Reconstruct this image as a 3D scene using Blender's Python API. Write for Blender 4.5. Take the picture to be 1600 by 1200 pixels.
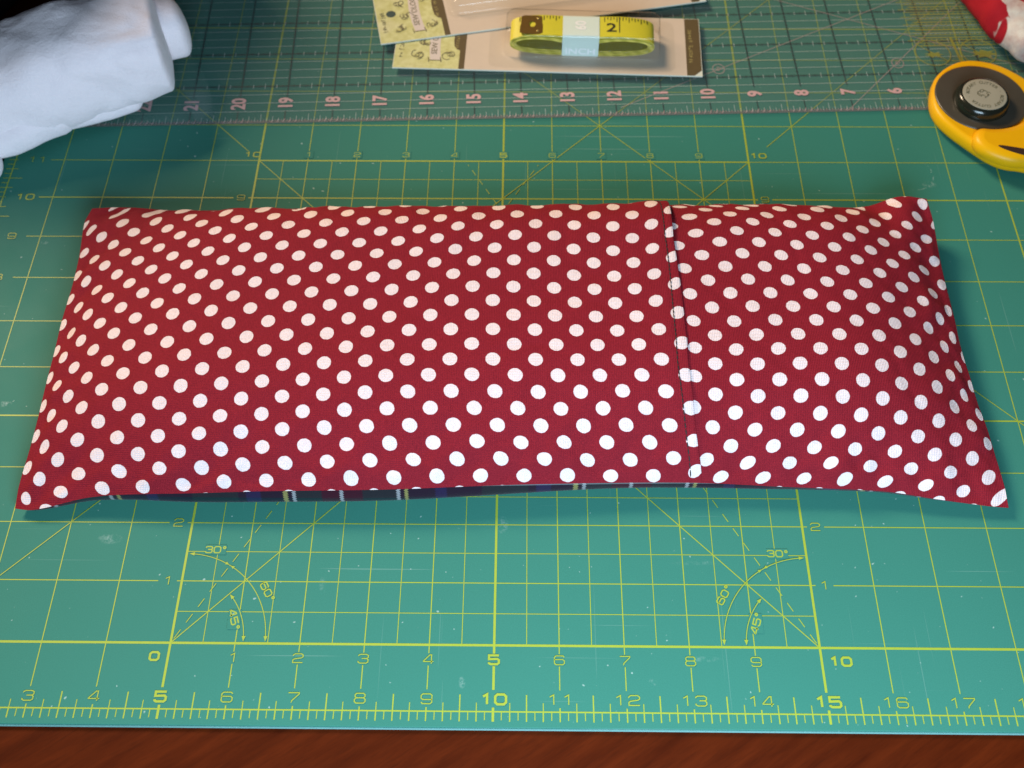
import bpy, bmesh, math, random
from mathutils import Vector, Matrix, noise
random.seed(7)
IN = 0.0254                      # everything below is laid out in inches on the mat's own ruler
OX, OY = 10.0, 5.0               # mat coordinate that sits at the world origin; the mat's top is z = 0
rad = math.radians
for o in list(bpy.data.objects): bpy.data.objects.remove(o)
scn = bpy.context.scene
COL = scn.collection
def W(x, y, z=0.0): return Vector(((x-OX)*IN, (y-OY)*IN, z*IN))

# ------------------------------------------------------------------ camera
CAM = Vector((10.4006571, -4.66429554, 15.5866789))
R0 = Vector((0.99993955, 0.00967559, -0.00522268))
R1 = Vector((0.00560485, -0.85720182, -0.51495011))
R2 = Vector((-0.00945933, 0.51488971, -0.85720424))
FPX = 1599.465
cd = bpy.data.cameras.new('camera'); cam = bpy.data.objects.new('camera', cd); COL.objects.link(cam)
M = Matrix((R0, -R1, -R2)).transposed().to_4x4(); M.translation = W(*CAM); cam.matrix_world = M
cd.sensor_width = 36; cd.lens = 36*FPX/1600; cd.clip_start = 0.02; cd.clip_end = 50
cd.dof.use_dof = True; cd.dof.focus_distance = 16.6*IN; cd.dof.aperture_fstop = 13.0
scn.camera = cam
def px(u, v, z):
    d = R0*((u-800)/FPX) + R1*((v-600)/FPX) + R2
    p = CAM + d*((z-CAM.z)/d.z)
    return p.x, p.y

# ------------------------------------------------------------------ light
w = bpy.data.worlds.new('World'); scn.world = w; w.use_nodes = True
bg = w.node_tree.nodes['Background']; bg.inputs[0].default_value = (0.62, 0.72, 0.9, 1); bg.inputs[1].default_value = 0.05
def area(name, loc, target, size, power, color, size_y=None):
    l = bpy.data.lights.new(name, 'AREA'); l.energy = power; l.color = color; l.size = size
    if size_y: l.shape = 'RECTANGLE'; l.size_y = size_y
    o = bpy.data.objects.new(name, l); COL.objects.link(o); o.location = loc
    o.rotation_euler = (Vector(target)-Vector(loc)).to_track_quat('-Z', 'Y').to_euler()
    return o
area('room_lamp', (-1.28, 1.30, 1.42), (0, 0.05, 0), 0.58, 74.0, (1.0, 0.76, 0.52))
area('window_light', (0.07, -0.39, 0.26), (0.02, -0.12, 0), 0.34, 4.3, (0.60, 0.82, 1.0), 0.22)
scn.view_settings.view_transform = 'Standard'; scn.view_settings.look = 'None'
scn.view_settings.gamma = 1; scn.view_settings.use_curve_mapping = False
scn.view_settings.exposure = 0.0
scn.render.engine = 'CYCLES'

# ------------------------------------------------------------------ helpers
class MB:
    """collects geometry given in inches and links it as one mesh object"""
    def __init__(s): s.v=[]; s.f=[]; s.uv=[]; s.mi=[]; s.cur=0
    def add(s, verts, faces, mi=None):
        b=len(s.v); s.v += [tuple(p) for p in verts]
        for f in faces: s.f.append(tuple(b+i for i in f)); s.mi.append(s.cur if mi is None else mi)
    def quad(s, a, b, c, d): s.add([a,b,c,d], [(0,1,2,3)])
    def line(s, p, q, wd, z):
        dx,dy=q[0]-p[0],q[1]-p[1]; l=math.hypot(dx,dy) or 1; nx,ny=-dy/l*wd/2,dx/l*wd/2
        s.add([(p[0]-nx,p[1]-ny,z),(q[0]-nx,q[1]-ny,z),(q[0]+nx,q[1]+ny,z),(p[0]+nx,p[1]+ny,z)], [(0,1,2,3)])
    def strip(s, pts, wd, z, closed=False):
        """mitred polyline ribbon"""
        n=len(pts); L=[];Rr=[]
        for i in range(n):
            if closed: a,b,c=pts[i-1],pts[i],pts[(i+1)%n]
            else: a,b,c=pts[max(i-1,0)],pts[i],pts[min(i+1,n-1)]
            d1=Vector((b[0]-a[0],b[1]-a[1])); d2=Vector((c[0]-b[0],c[1]-b[1]))
            if d1.length<1e-9: d1=d2.copy()
            if d2.length<1e-9: d2=d1.copy()
            d1.normalize(); d2.normalize(); t=d1+d2
            if t.length<1e-6: t=d1.copy()
            t.normalize(); nn=Vector((-t.y,t.x)); k=wd/2/max(.45,nn.dot(Vector((-d1.y,d1.x))))
            L.append((b[0]-nn.x*k,b[1]-nn.y*k,z)); Rr.append((b[0]+nn.x*k,b[1]+nn.y*k,z))
        m=n if closed else n-1
        s.add(L+Rr, [(i,(i+1)%n,n+(i+1)%n,n+i) for i in range(m)])
    def box(s, x0,x1,y0,y1,z0,z1):
        s.add([(x0,y0,z0),(x1,y0,z0),(x1,y1,z0),(x0,y1,z0),(x0,y0,z1),(x1,y0,z1),(x1,y1,z1),(x0,y1,z1)],
              [(3,2,1,0),(4,5,6,7),(0,1,5,4),(1,2,6,5),(2,3,7,6),(3,0,4,7)])
    def grid(s, rows, closed=False, mi=None):
        n=len(rows[0]); V=[p for r in rows for p in r]; F=[]
        for j in range(len(rows)-1):
            for i in range(n if closed else n-1):
                k=(i+1)%n; F.append((j*n+i,j*n+k,(j+1)*n+k,(j+1)*n+i))
        s.add(V,F,mi)
    def text(s, body, x, y, z, h, rot=0, sx=1.0, bold=0.0, align='CENTER', xf=None):
        c=bpy.data.curves.new('t','FONT'); c.body=body; c.size=1; c.align_x=align; c.align_y='CENTER'; c.offset=bold; c.resolution_u=3
        o=bpy.data.objects.new('t',c); me=bpy.data.meshes.new_from_object(o)
        cs,sn=math.cos(rot),math.sin(rot); k=h/0.69
        vs=[]
        for p in me.vertices:
            a,b=p.co.x*k*sx,p.co.y*k
            q=(x+a*cs-b*sn, y+a*sn+b*cs, z)
            vs.append(xf(*q) if xf else q)
        s.add(vs,[tuple(f.vertices) for f in me.polygons])
        bpy.data.objects.remove(o); bpy.data.curves.remove(c); bpy.data.meshes.remove(me)
    def build(s, name, mat, parent=None, smooth=False, uvs=None, pivot=None):
        me=bpy.data.meshes.new(name)
        me.from_pydata([W(*p) for p in s.v],[],s.f)
        for m in (mat if isinstance(mat,(list,tuple)) else [mat]): me.materials.append(m)
        if isinstance(mat,(list,tuple)): me.polygons.foreach_set('material_index', s.mi)
        if smooth: me.polygons.foreach_set('use_smooth',[True]*len(me.polygons))
        if uvs:
            l=me.uv_layers.new(name='UVMap')
            l.data.foreach_set('uv',[c for lp in me.loops for c in uvs[lp.vertex_index]])
        me.update()
        o=bpy.data.objects.new(name,me); COL.objects.link(o)
        if parent:
            o.parent=parent; o.matrix_parent_inverse=parent.matrix_basis.inverted()
        return o
def thing(name, label, cat, loc=(OX,OY,0), group=None):
    o=bpy.data.objects.new(name,None); COL.objects.link(o); o.location=W(*loc); o.empty_display_size=.01
    o['label']=label; o['category']=cat
    if group: o['group']=group
    return o
def tag(o,label,cat): o['label']=label; o['category']=cat; return o
def bevel(o, wd, seg=2, ang=35):
    m=o.modifiers.new('b','BEVEL'); m.width=wd*IN; m.segments=seg; m.limit_method='ANGLE'; m.angle_limit=rad(ang); return o
def frame(o0, ang):
    c,s_=math.cos(ang),math.sin(ang)
    return lambda a,b,z=0: (o0[0]+a*c-b*s_, o0[1]+a*s_+b*c, z)
def extrude_poly(mb, pts, z0, z1):
    n=len(pts); mb.add([(p[0],p[1],z0) for p in pts]+[(p[0],p[1],z1) for p in pts],
        [tuple(range(n-1,-1,-1)),tuple(range(n,2*n))]+[(i,(i+1)%n,n+(i+1)%n,n+i) for i in range(n)])

# ------------------------------------------------------------------ materials
def nt(name):
    m=bpy.data.materials.new(name); m.use_nodes=True; t=m.node_tree; return m,t,t.nodes['Principled BSDF']
def N(t,kind,**kw):
    n=t.nodes.new(kind)
    for k,v in kw.items():
        if k.startswith('i_'):
            key=k[2:]; n.inputs[int(key) if key.isdigit() else key].default_value=v
        else: setattr(n,k,v)
    return n
def MATH(t,op,a,b=None,c=None):
    n=t.nodes.new('ShaderNodeMath'); n.operation=op
    for i,q in enumerate((a,b,c)):
        if q is None: continue
        if isinstance(q,(int,float)): n.inputs[i].default_value=q
        else: t.links.new(q,n.inputs[i])
    return n.outputs[0]
def MIX(t,fac,a,b):
    n=t.nodes.new('ShaderNodeMix'); n.data_type='RGBA'
    for i,q in ((0,fac),(6,a),(7,b)):
        if isinstance(q,(int,float)): n.inputs[i].default_value=q
        elif isinstance(q,tuple): n.inputs[i].default_value=q if len(q)==4 else q+(1,)
        else: t.links.new(q,n.inputs[i])
    return n.outputs[2]
def NOISE(t,scale,detail=3,rough=.5,vec=None):
    n=N(t,'ShaderNodeTexNoise'); n.inputs['Scale'].default_value=scale; n.inputs['Detail'].default_value=detail; n.inputs['Roughness'].default_value=rough
    if vec is None:
        tc=N(t,'ShaderNodeTexCoord'); vec=tc.outputs['Object']
    t.links.new(vec,n.inputs['Vector']); return n.outputs['Fac']
def RANGE(t,v,a,b,c=0.,d=1.):
    n=t.nodes.new('ShaderNodeMapRange'); t.links.new(v,n.inputs[0])
    for i,q in enumerate((a,b,c,d)): n.inputs[i+1].default_value=q
    return n.outputs[0]
def BUMP(t,h,strength,dist,p):
    b=N(t,'ShaderNodeBump'); b.inputs['Strength'].default_value=strength; b.inputs['Distance'].default_value=dist
    t.links.new(h,b.inputs['Height']); t.links.new(b.outputs[0],p.inputs['Normal'])
def plain(name,col,rough=.5,var=.12,scale=300,bump=0.,spec=.5,metal=0.,sheen=0.):
    m,t,p=nt(name); f=NOISE(t,scale,4,.6)
    c0=tuple(min(1,c*(1-var)) for c in col); c1=tuple(min(1,c*(1+var)) for c in col)
    t.links.new(MIX(t,f,c0,c1),p.inputs['Base Color']); p.inputs['Roughness'].default_value=rough
    p.inputs['Specular IOR Level'].default_value=spec; p.inputs['Metallic'].default_value=metal
    if sheen: p.inputs['Sheen Weight'].default_value=sheen; p.inputs['Sheen Roughness'].default_value=.5
    if bump: BUMP(t,f,bump,.0004,p)
    return m
def clear(name,tint,rough=.05,ior=1.45,cap=1.0,haze=0.):
    """thin clear plastic: what is behind shows through, with a Fresnel gloss"""
    m=bpy.data.materials.new(name); m.use_nodes=True; t=m.node_tree; t.nodes.clear()
    o=N(t,'ShaderNodeOutputMaterial'); a=N(t,'ShaderNodeBsdfTransparent'); a.inputs[0].default_value=tint+(1,)
    g=N(t,'ShaderNodeBsdfGlossy'); g.inputs['Roughness'].default_value=rough
    lw=N(t,'ShaderNodeLayerWeight'); f0=((ior-1)/(ior+1))**2
    fr=MATH(t,'ADD',MATH(t,'MULTIPLY',MATH(t,'POWER',lw.outputs['Facing'],5.),(1-f0)*cap),f0)
    mx=N(t,'ShaderNodeMixShader'); t.links.new(fr,mx.inputs[0])
    if haze:
        df=N(t,'ShaderNodeBsdfDiffuse'); df.inputs[0].default_value=(.62,.64,.66,1); m2=N(t,'ShaderNodeMixShader'); m2.inputs[0].default_value=haze
        t.links.new(a.outputs[0],m2.inputs[1]); t.links.new(df.outputs[0],m2.inputs[2]); a=m2
    t.links.new(a.outputs[0],mx.inputs[1]); t.links.new(g.outputs[0],mx.inputs[2]); t.links.new(mx.outputs[0],o.inputs[0])
    return m
def sheer(name,col,alpha,rough=.5):
    m,t,p=nt(name); p.inputs['Base Color'].default_value=col+(1,); p.inputs['Alpha'].default_value=alpha; p.inputs['Roughness'].default_value=rough
    return m

def dotted_fabric(name, seed):
    m,t,p=nt(name)
    uv=N(t,'ShaderNodeTexCoord').outputs['UV']; sp=N(t,'ShaderNodeSeparateXYZ'); t.links.new(uv,sp.inputs[0])
    ob=N(t,'ShaderNodeTexCoord').outputs['Object']
    ed=RANGE(t,NOISE(t,900,2,.6,ob),.3,.7,-.010,.010)
    da=MATH(t,'SUBTRACT',MATH(t,'FRACT',MATH(t,'ADD',sp.outputs[0],.5)),.5)
    db=MATH(t,'SUBTRACT',MATH(t,'FRACT',MATH(t,'ADD',sp.outputs[1],.5)),.5)
    dx=MATH(t,'MULTIPLY',MATH(t,'ADD',da,db),.355); dy=MATH(t,'MULTIPLY',MATH(t,'SUBTRACT',da,db),.295)
    r=MATH(t,'SQRT',MATH(t,'ADD',MATH(t,'MULTIPLY',dx,dx),MATH(t,'MULTIPLY',dy,dy)))
    r=MATH(t,'ADD',r,MATH(t,'MULTIPLY',ed,.35))
    dot=RANGE(t,r,.1255,.1185)
    red=MIX(t,NOISE(t,60,3,.6,ob),(.212,.0085,.0165),(.258,.0120,.023))
    red=MIX(t,RANGE(t,NOISE(t,1500,2,.7,ob),.35,.75),red,(.168,.006,.014))
    wht=MIX(t,RANGE(t,NOISE(t,1500,2,.7,ob),.3,.7),(.66,.535,.545),(.79,.655,.655))
    wht=MIX(t,RANGE(t,NOISE(t,130,3,.6,ob),.4,.75,0,.3),wht,(.62,.48,.47))
    t.links.new(MIX(t,dot,red,wht),p.inputs['Base Color'])
    p.inputs['Roughness'].default_value=.85; p.inputs['Specular IOR Level'].default_value=.15
        # plain weave: fine crossed threads, and a faint cockle
    wv=N(t,'ShaderNodeMapping'); t.links.new(ob,wv.inputs[0]); wv.inputs['Scale'].default_value=(1,1,.3)
    a=N(t,'ShaderNodeTexWave',i_Scale=430.); t.links.new(wv.outputs[0],a.inputs[0]); a.inputs['Distortion'].default_value=.6
    b=N(t,'ShaderNodeTexWave',i_Scale=430.,bands_direction='Y'); t.links.new(wv.outputs[0],b.inputs[0]); b.inputs['Distortion'].default_value=.6
    h=MATH(t,'ADD',MATH(t,'MULTIPLY',MATH(t,'ADD',a.outputs['Fac'],b.outputs['Fac']),.10),MATH(t,'MULTIPLY',NOISE(t,45,4,.55,ob),1.0))
    BUMP(t,h,.5,.0018,p)
    return m
def plaid(name):
    m,t,p=nt(name)
    uv=N(t,'ShaderNodeTexCoord').outputs['UV']; sp=N(t,'ShaderNodeSeparateXYZ'); t.links.new(uv,sp.inputs[0])
    def ramp(v):
        r=N(t,'ShaderNodeValToRGB'); r.color_ramp.interpolation='CONSTANT'; e=r.color_ramp.elements
        stops=[(0,'y'),(.012,'n'),(.028,'w'),(.04,'g'),(.13,'m'),(.193,'w'),(.207,'m'),(.27,'g'),(.388,'w'),(.40,'n'),(.416,'y'),(.428,'n'),(.52,'b'),(.56,'n'),(.68,'g'),(.84,'n'),(.87,'b'),(.92,'n')]
        cols={'y':(.30,.28,.09,1),'w':(.34,.36,.38,1),'n':(.004,.007,.018,1),'g':(.003,.020,.022,1),'m':(.035,.004,.012,1),'b':(.008,.014,.06,1)}
        e[0].position=0; e[0].color=cols['y']; e[1].position=stops[1][0]; e[1].color=cols['n']
        for q,c in stops[2:]:
            k=e.new(q); k.color=cols[c]
        t.links.new(v,r.inputs[0]); return r.outputs[0]
    jag=MATH(t,'MULTIPLY',MATH(t,'FRACT',MATH(t,'MULTIPLY',sp.outputs[1],16)),.006)
    fx=MATH(t,'FRACT',MATH(t,'ADD',MATH(t,'DIVIDE',MATH(t,'SUBTRACT',sp.outputs[0],6.55),4.72),jag))
    fy=MATH(t,'FRACT',MATH(t,'ADD',MATH(t,'DIVIDE',sp.outputs[1],4.72),.57))
    c=MIX(t,.35,ramp(fx),ramp(fy))
    t.links.new(MIX(t,RANGE(t,NOISE(t,1200,3,.7),.3,.8,0,.35),c,(.004,.006,.01)),p.inputs['Base Color'])
    p.inputs['Roughness'].default_value=.9; p.inputs['Specular IOR Level'].default_value=.1
    p.inputs['Sheen Weight'].default_value=.1
    BUMP(t,NOISE(t,1500,3,.7),.6,.0005,p); return m
def mat_green():
    m,t,p=nt('cutting_mat_vinyl')
    ob=N(t,'ShaderNodeTexCoord').outputs['Object']
    base=MIX(t,NOISE(t,7,4,.55,ob),(.034,.170,.131),(.044,.196,.152))
    base=MIX(t,RANGE(t,NOISE(t,2600,2,.6,ob),.3,.75),base,(.031,.155,.119))
    # chalk smudges, scratches and dust with places of their own
    sp=N(t,'ShaderNodeSeparateXYZ'); t.links.new(ob,sp.inputs[0])
    nz=RANGE(t,NOISE(t,330,5,.75,ob),.46,.66)
    tot=None
    for (u,v,rx,ry,k) in ((785,820,.10,.16,.5),(172,842,.22,.10,.38),(722,1066,.06,.10,.55),(8,631,.13,.07,.8),(70,378,.09,.07,.4),(1020,1066,.08,.06,.4),(503,912,.05,.12,.35),(1100,1030,.3,.05,.16),(905,955,.03,.03,.5),(1092,880,.5,.04,.15),(1452,288,.16,.10,.45)):
        x,y=px(u,v,0); q=W(x,y,0)
        ex=MATH(t,'DIVIDE',MATH(t,'SUBTRACT',sp.outputs[0],q.x),rx*IN); ey=MATH(t,'DIVIDE',MATH(t,'SUBTRACT',sp.outputs[1],q.y),ry*IN)
        d=MATH(t,'ADD',MATH(t,'MULTIPLY',ex,ex),MATH(t,'MULTIPLY',ey,ey))
        g=RANGE(t,d,0,1.,k,0.); tot=g if tot is None else MATH(t,'ADD',tot,g)
    # the curved chalk stroke by the pack's far corner
    x,y=px(1425,272,0); q=W(x,y,0)
    ex=MATH(t,'SUBTRACT',sp.outputs[0],q.x); ey=MATH(t,'SUBTRACT',sp.outputs[1],q.y)
    rr=MATH(t,'SQRT',MATH(t,'ADD',MATH(t,'MULTIPLY',ex,ex),MATH(t,'MULTIPLY',ey,ey)))
    ring=RANGE(t,MATH(t,'ABSOLUTE',MATH(t,'SUBTRACT',rr,.42*IN)),0,.02*IN,.6,0.)
    ring=MATH(t,'MULTIPLY',ring,RANGE(t,MATH(t,'SUBTRACT',ex,MATH(t,'MULTIPLY',ey,.5)),.1*IN,.3*IN))
    tot=MATH(t,'ADD',tot,ring)
    def cuts(sc,lo,k):
        mp=N(t,'ShaderNodeMapping'); t.links.new(ob,mp.inputs[0]); mp.inputs['Scale'].default_value=sc
        return RANGE(t,NOISE(t,1.0,1,.3,mp.outputs[0]),lo,lo+.03,0,k)
    cutf=MATH(t,'ADD',cuts((9,900,1),.745,.13),cuts((1100,12,1),.76,.10))
    dust=RANGE(t,NOISE(t,420,1,.4,ob),.765,.80,0,.5)
    fac=MATH(t,'ADD',MATH(t,'ADD',MATH(t,'MULTIPLY',tot,nz),dust),cutf)
    n=N(t,'ShaderNodeClamp'); t.links.new(fac,n.inputs[0])
    t.links.new(MIX(t,n.outputs[0],base,(.42,.52,.50)),p.inputs['Base Color'])
    rg=RANGE(t,NOISE(t,30,4,.6,ob),.3,.7,.5,.6); t.links.new(rg,p.inputs['Roughness'])
    p.inputs['Specular IOR Level'].default_value=.08
    BUMP(t,NOISE(t,2600,2,.6,ob),.12,.0003,p); return m
def wood():
    m,t,p=nt('table_wood')
    ob=N(t,'ShaderNodeTexCoord').outputs['Object']
    rt=N(t,'ShaderNodeMapping'); t.links.new(ob,rt.inputs[0]); rt.inputs['Rotation'].default_value=(0,0,rad(-33))
    def stretched(sc,det,ro):
        mp=N(t,'ShaderNodeMapping'); t.links.new(rt.outputs[0],mp.inputs[0]); mp.inputs['Scale'].default_value=sc
        return NOISE(t,1.0,det,ro,mp.outputs[0])
    n1=stretched((22,170,60),6,.65); n2=stretched((110,1300,200),3,.65)
    c=MIX(t,RANGE(t,n1,.25,.78),(.037,.0048,.0008),(.084,.0122,.0018))
    c=MIX(t,RANGE(t,n2,.5,.8,0,.45),c,(.022,.004,.001))
    t.links.new(c,p.inputs['Base Color'])
    t.links.new(RANGE(t,n1,-.2,.8,.42,.55),p.inputs['Roughness'])
    BUMP(t,n2,.12,.0003,p); p.inputs['Specular IOR Level'].default_value=.05
    return m

# ------------------------------------------------------------------ the table
MT=0.085
mb=MB()
tx0,tx1,ty0,ty1=-6.,30.,-5.,24.
mb.add([(tx0,ty0,-MT-1),(tx1,ty0,-MT-1),(tx1,ty1,-MT-1),(tx0,ty1,-MT-1),(tx0,ty0,-MT),(tx1,ty0,-MT),(tx1,ty1,-MT),(tx0,ty1,-MT)],
       [(3,2,1,0),(4,5,6,7),(0,1,5,4),(1,2,6,5),(2,3,7,6),(3,0,4,7)])
tb=mb.build('table_top',wood()); tb['kind']='structure'

# ------------------------------------------------------------------ the cutting mat
YEL=plain('mat_print_yellow',(.275,.345,.030),.5,.10,900)
matt=thing('cutting_mat','green self healing cutting mat with yellow inch grid, lying on the wooden table','cutting mat',(10,5,-MT))
mb=MB()
x0,x1,y0,y1,rc=-.26,24.26,-1.235,17.2,.3
out=[]
for cx,cy,a0 in ((x1-rc,y0+rc,-90),(x1-rc,y1-rc,0),(x0+rc,y1-rc,90),(x0+rc,y0+rc,180)):
    for k in range(7): a=rad(a0+k*15); out.append((cx+rc*math.cos(a),cy+rc*math.sin(a)))
extrude_poly(mb,out,-MT+.03,0)
o=mb.build('mat_sheet',mat_green(),matt); bevel(o,.014,2)
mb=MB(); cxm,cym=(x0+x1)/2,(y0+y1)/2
extrude_poly(mb,[(cxm+(p[0]-cxm)*1.0017,cym+(p[1]-cym)*1.0022) for p in out],-MT,-MT+.031)  # pale slab below the sheet; its rim paints the highlight on the mat's edge
bevel(mb.build('mat_edge_highlight',plain('mat_edge_highlight_pale',(.13,.29,.27),.5,.05),matt),.008,1)
# -- stroke figures in the mat's wide square lettering (unit cell 0..1 wide, 0..1 high)
def rr_(x0,y0,x1,y1,c=.2,closed=True):
    return [(x0+c,y0),(x1-c,y0),(x1,y0+c),(x1,y1-c),(x1-c,y1),(x0+c,y1),(x0,y1-c),(x0,y0+c)]
DIG={'0':[(rr_(0,0,1,1),1)],'1':[([(.25,.78),(.62,1),(.62,0)],0)],
 '2':[([(0,.75),(0,.85),(.18,1),(.82,1),(1,.85),(1,.66),(.85,.54),(.15,.42),(0,.3),(0,0),(1,0)],0)],
 '3':[([(0,.8),(.05,.92),(.2,1),(.8,1),(1,.88),(1,.64),(.84,.53),(.35,.53)],0),([(.84,.53),(1,.4),(1,.14),(.82,0),(.18,0),(0,.12),(0,.24)],0)],
 '4':[([(.8,0),(.8,1),(.62,1),(0,.3),(0,.24),(1,.24)],0)],
 '5':[([(1,1),(0,1),(0,.56),(.84,.6),(1,.46),(1,.15),(.84,0),(.16,0),(0,.12),(0,.22)],0)],
 '6':[([(1,.84),(.86,1),(.16,1),(0,.84),(0,.15),(.16,0),(.84,0),(1,.15),(1,.44),(.84,.58),(0,.58)],0)],
 '7':[([(0,1),(1,1),(1,.88),(.38,.2),(.34,0)],0)],
 '8':[(rr_(.04,.54,.96,1,.14),1),(rr_(0,0,1,.54,.16),1)],
 '9':[([(0,.16),(.14,0),(.84,0),(1,.15),(1,.85),(.84,1),(.16,1),(0,.85),(0,.56),(.16,.42),(1,.42)],0)],
 '°':[(rr_(.1,.68,.45,1,.1),1)]}
def digits(mb,txt,x,y,z,h,wd,rot=0,asp=1.12,gap=.42):
    cw=h*asp; n=len(txt); adv=cw+h*gap
    tot=sum((adv*(.62 if c=='°' else 1)) for c in txt)-h*gap
    a=-tot/2; cs,sn=math.cos(rot),math.sin(rot)
    for c in txt:
        for k,(st,cl) in enumerate(DIG[c]):
            pts=[]
            for (p,q) in st:
                X,Y=a+p*cw,(q-.5)*h; pts.append((x+X*cs-Y*sn,y+X*sn+Y*cs))
            mb.strip(pts,wd,z+.00025*k,cl)
        a+=adv*(.62 if c=='°' else 1)
ZP=.0035
TH,TK=.0165,.038
gp=MB()
def hseg(y,a,b,wd=TH,z=ZP): gp.line((a,y),(b,y),wd,z)
def vseg(x,a,b,wd=TH,z=ZP+.0012): gp.line((x,a),(x,b),wd,z)
XR=24.
# horizontal inch lines, broken where a figure stands
for j in range(0,16):
    thick={0:TK,4:.028,9:.028,14:.028}.get(j,TH)
    segs=[(.72,XR)]
    def cut(a,b):
        global segs
        o=[]
        for s0,s1 in segs:
            if b<=s0 or a>=s1: o.append((s0,s1))
            else:
                if a>s0: o.append((s0,a))
                if b<s1: o.append((b,s1))
        segs=o
    if 1<=j<=9: cut(4.62,4.92); cut(15.08,15.36)
    if j==0: segs=[(.72,XR)]
    for a,b in segs: hseg(j,a,b,thick)
gp.line((5,10),(15,10),.034,ZP+.0006)
for k in range(10): hseg(k+.5,5,15,.013,ZP+.0003)
for i in range(1,24):
    thick=TK if i in (5,10,15) else (.03 if i==20 else TH)
    vseg(i,0,16,thick)
    if 6<=i<=14:
        vseg(i,-.13,0,thick); vseg(i,-.68,-.32,thick)
    else: vseg(i,-.68,0,thick)
for k in range(10): vseg(5.5+k,0,10,.013,ZP+.0015)
# rulers along the front and left edges
gp.line((-.0,-1),(XR,-1),.022,ZP); gp.line((0,-1),(0,16),.022,ZP+.0012)
for k in range(0,24*8+1):
    x=k/8; wd=TK if k%40==0 else (.02 if k%2==0 else .0145)
    vseg(x,-1.145 if k%2==0 else -1.125,-1,wd,ZP+.0009)
    if k%8==0: vseg(x,-1,-.97+.03,wd,ZP+.0009)
    elif k%4==0: vseg(x,-1,-.75,.02,ZP+.0009)
    elif k%2==0: vseg(x,-1,-.87,.0145,ZP+.0009)
for k in range(1,17*8):
    y=-1+k/8; wd=.016
    gp.line((-.135,y),(0,y),wd,ZP+.0003)
    if k%8==0: gp.line((0,y),(.05,y),wd,ZP+.0003)
    elif k%4==0: gp.line((0,y),(.25,y),.018,ZP+.0003)
    elif k%2==0: gp.line((0,y),(.12,y),.0145,ZP+.0003)
# diagonals
ZD=ZP+.0024
for a,b in (((5,0),(15-.02,10-.02)),((15.42,10.42),(21,16)),((15,0),(5.02,9.98)),((4.75,10.25),(0,15)),
            ((1,0),(17,16)),((22,1),(7,16)),((23,0),(22,1))):
    gp.line(a,b,.016,ZD); ZD+=.0004
def dashed(a,b,wd,z,on=.16,off=.13):
    L=math.hypot(b[0]-a[0],b[1]-a[1]); d=((b[0]-a[0])/L,(b[1]-a[1])/L); q=.08
    while q<L:
        e=min(q+on,L); gp.line((a[0]+d[0]*q,a[1]+d[1]*q),(a[0]+d[0]*e,a[1]+d[1]*e),wd,z); q+=on+off
t60=math.tan(rad(60))
dashed((5,0),(5+9.9/t60,9.9),.014,ZD); dashed((15,0),(15-9.9/t60,9.9),.014,ZD+.0004); ZD+=.001
# protractor arcs at the grid's two near corners
def head(p,ang,z,l=.085,wd=.06):
    c,s_=math.cos(ang),math.sin(ang)
    gp.add([(p[0],p[1],z),(p[0]-c*l-s_*wd/2,p[1]-s_*l+c*wd/2,z),(p[0]-c*l+s_*wd/2,p[1]-s_*l-c*wd/2,z)],[(0,1,2)])
for cx,sg in ((5,1),(15,-1)):
    def P(r,a): return (cx+sg*r*math.cos(a),r*math.sin(a))
    for r,a0,a1 in ((1.46,.03,1.53),(1.12,.035,.76)):
        gp.strip([P(r,a0+(a1-a0)*k/24) for k in range(25)],.0135,ZD)
        for a,d in ((a0,-1),(a1,1)):
            q=P(r,a); g=a+d*math.pi/2
            ang=math.atan2(math.sin(g),sg*math.cos(g)); head(P(r,a+d*.01),ang,ZD+.0005)
        ZD+=.001
    for d in (-1,1):
        g=rad(60)-d*math.pi/2; head(P(1.46,rad(60)+d*.008),math.atan2(math.sin(g),sg*math.cos(g)),ZD+.0005,.07,.05)
    ZD+=.001
gp.build('printed_grid',YEL,matt)
# figures: each its own part, with the patch of bare mat it stands on where it breaks a line
zf=.0092; zb=.0080
VINYL=bpy.data.materials['cutting_mat_vinyl']
def figure(txt,x,y,h,wd,rot=0,asp=1.12,gap=.42,patch=None):
    m=MB(); digits(m,txt,x,y,zf,h,wd,rot,asp,gap)
    if patch:
        hw,hh=patch; m.add([(x-hw,y-hh,zb),(x+hw,y-hh,zb),(x+hw,y+hh,zb),(x-hw,y+hh,zb)],[(0,1,2,3)],1)
    m.build('printed_number',[YEL,VINYL],matt)
for i in range(1,24): figure(str(i),i,-.82,.145,.036 if i%5==0 else .0165)
for i in range(0,11):
    b=i%5==0; x=5+i
    if i==0: figure('0',4.79,-.21,.12,.036)
    elif i==10: figure('10',15.28,-.21,.125,.036)
    else:
        figure(str(i),x,-.225,.135,.034 if b else .0155)
        figure(str(i),x,10.165,.115,.026 if b else .0135,patch=(.10,.10))
figure('10',4.84,10.16,.12,.028); figure('10',15.21,10.17,.12,.028)
for j in (1,2,9):
    figure(str(j),4.775,j,.13,.0155); figure(str(j),15.215,j,.13,.0155)
for j in range(8,17): figure(str(j),.44,j-1,.135,.03 if j%5==0 else .0155)
for cx,sg in ((5,1),(15,-1)):
    figure('30°',cx+sg*.46,1.53,.105,.019,0,1.0,.3,(.17,.085))
    figure('60°',cx+sg*1.39,.83,.105,.02,-sg*rad(58),1.0,.3)
    figure('45°',cx+sg*.93,.375,.105,.02,-sg*rad(70),1.0,.3,(.10,.16))

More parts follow.
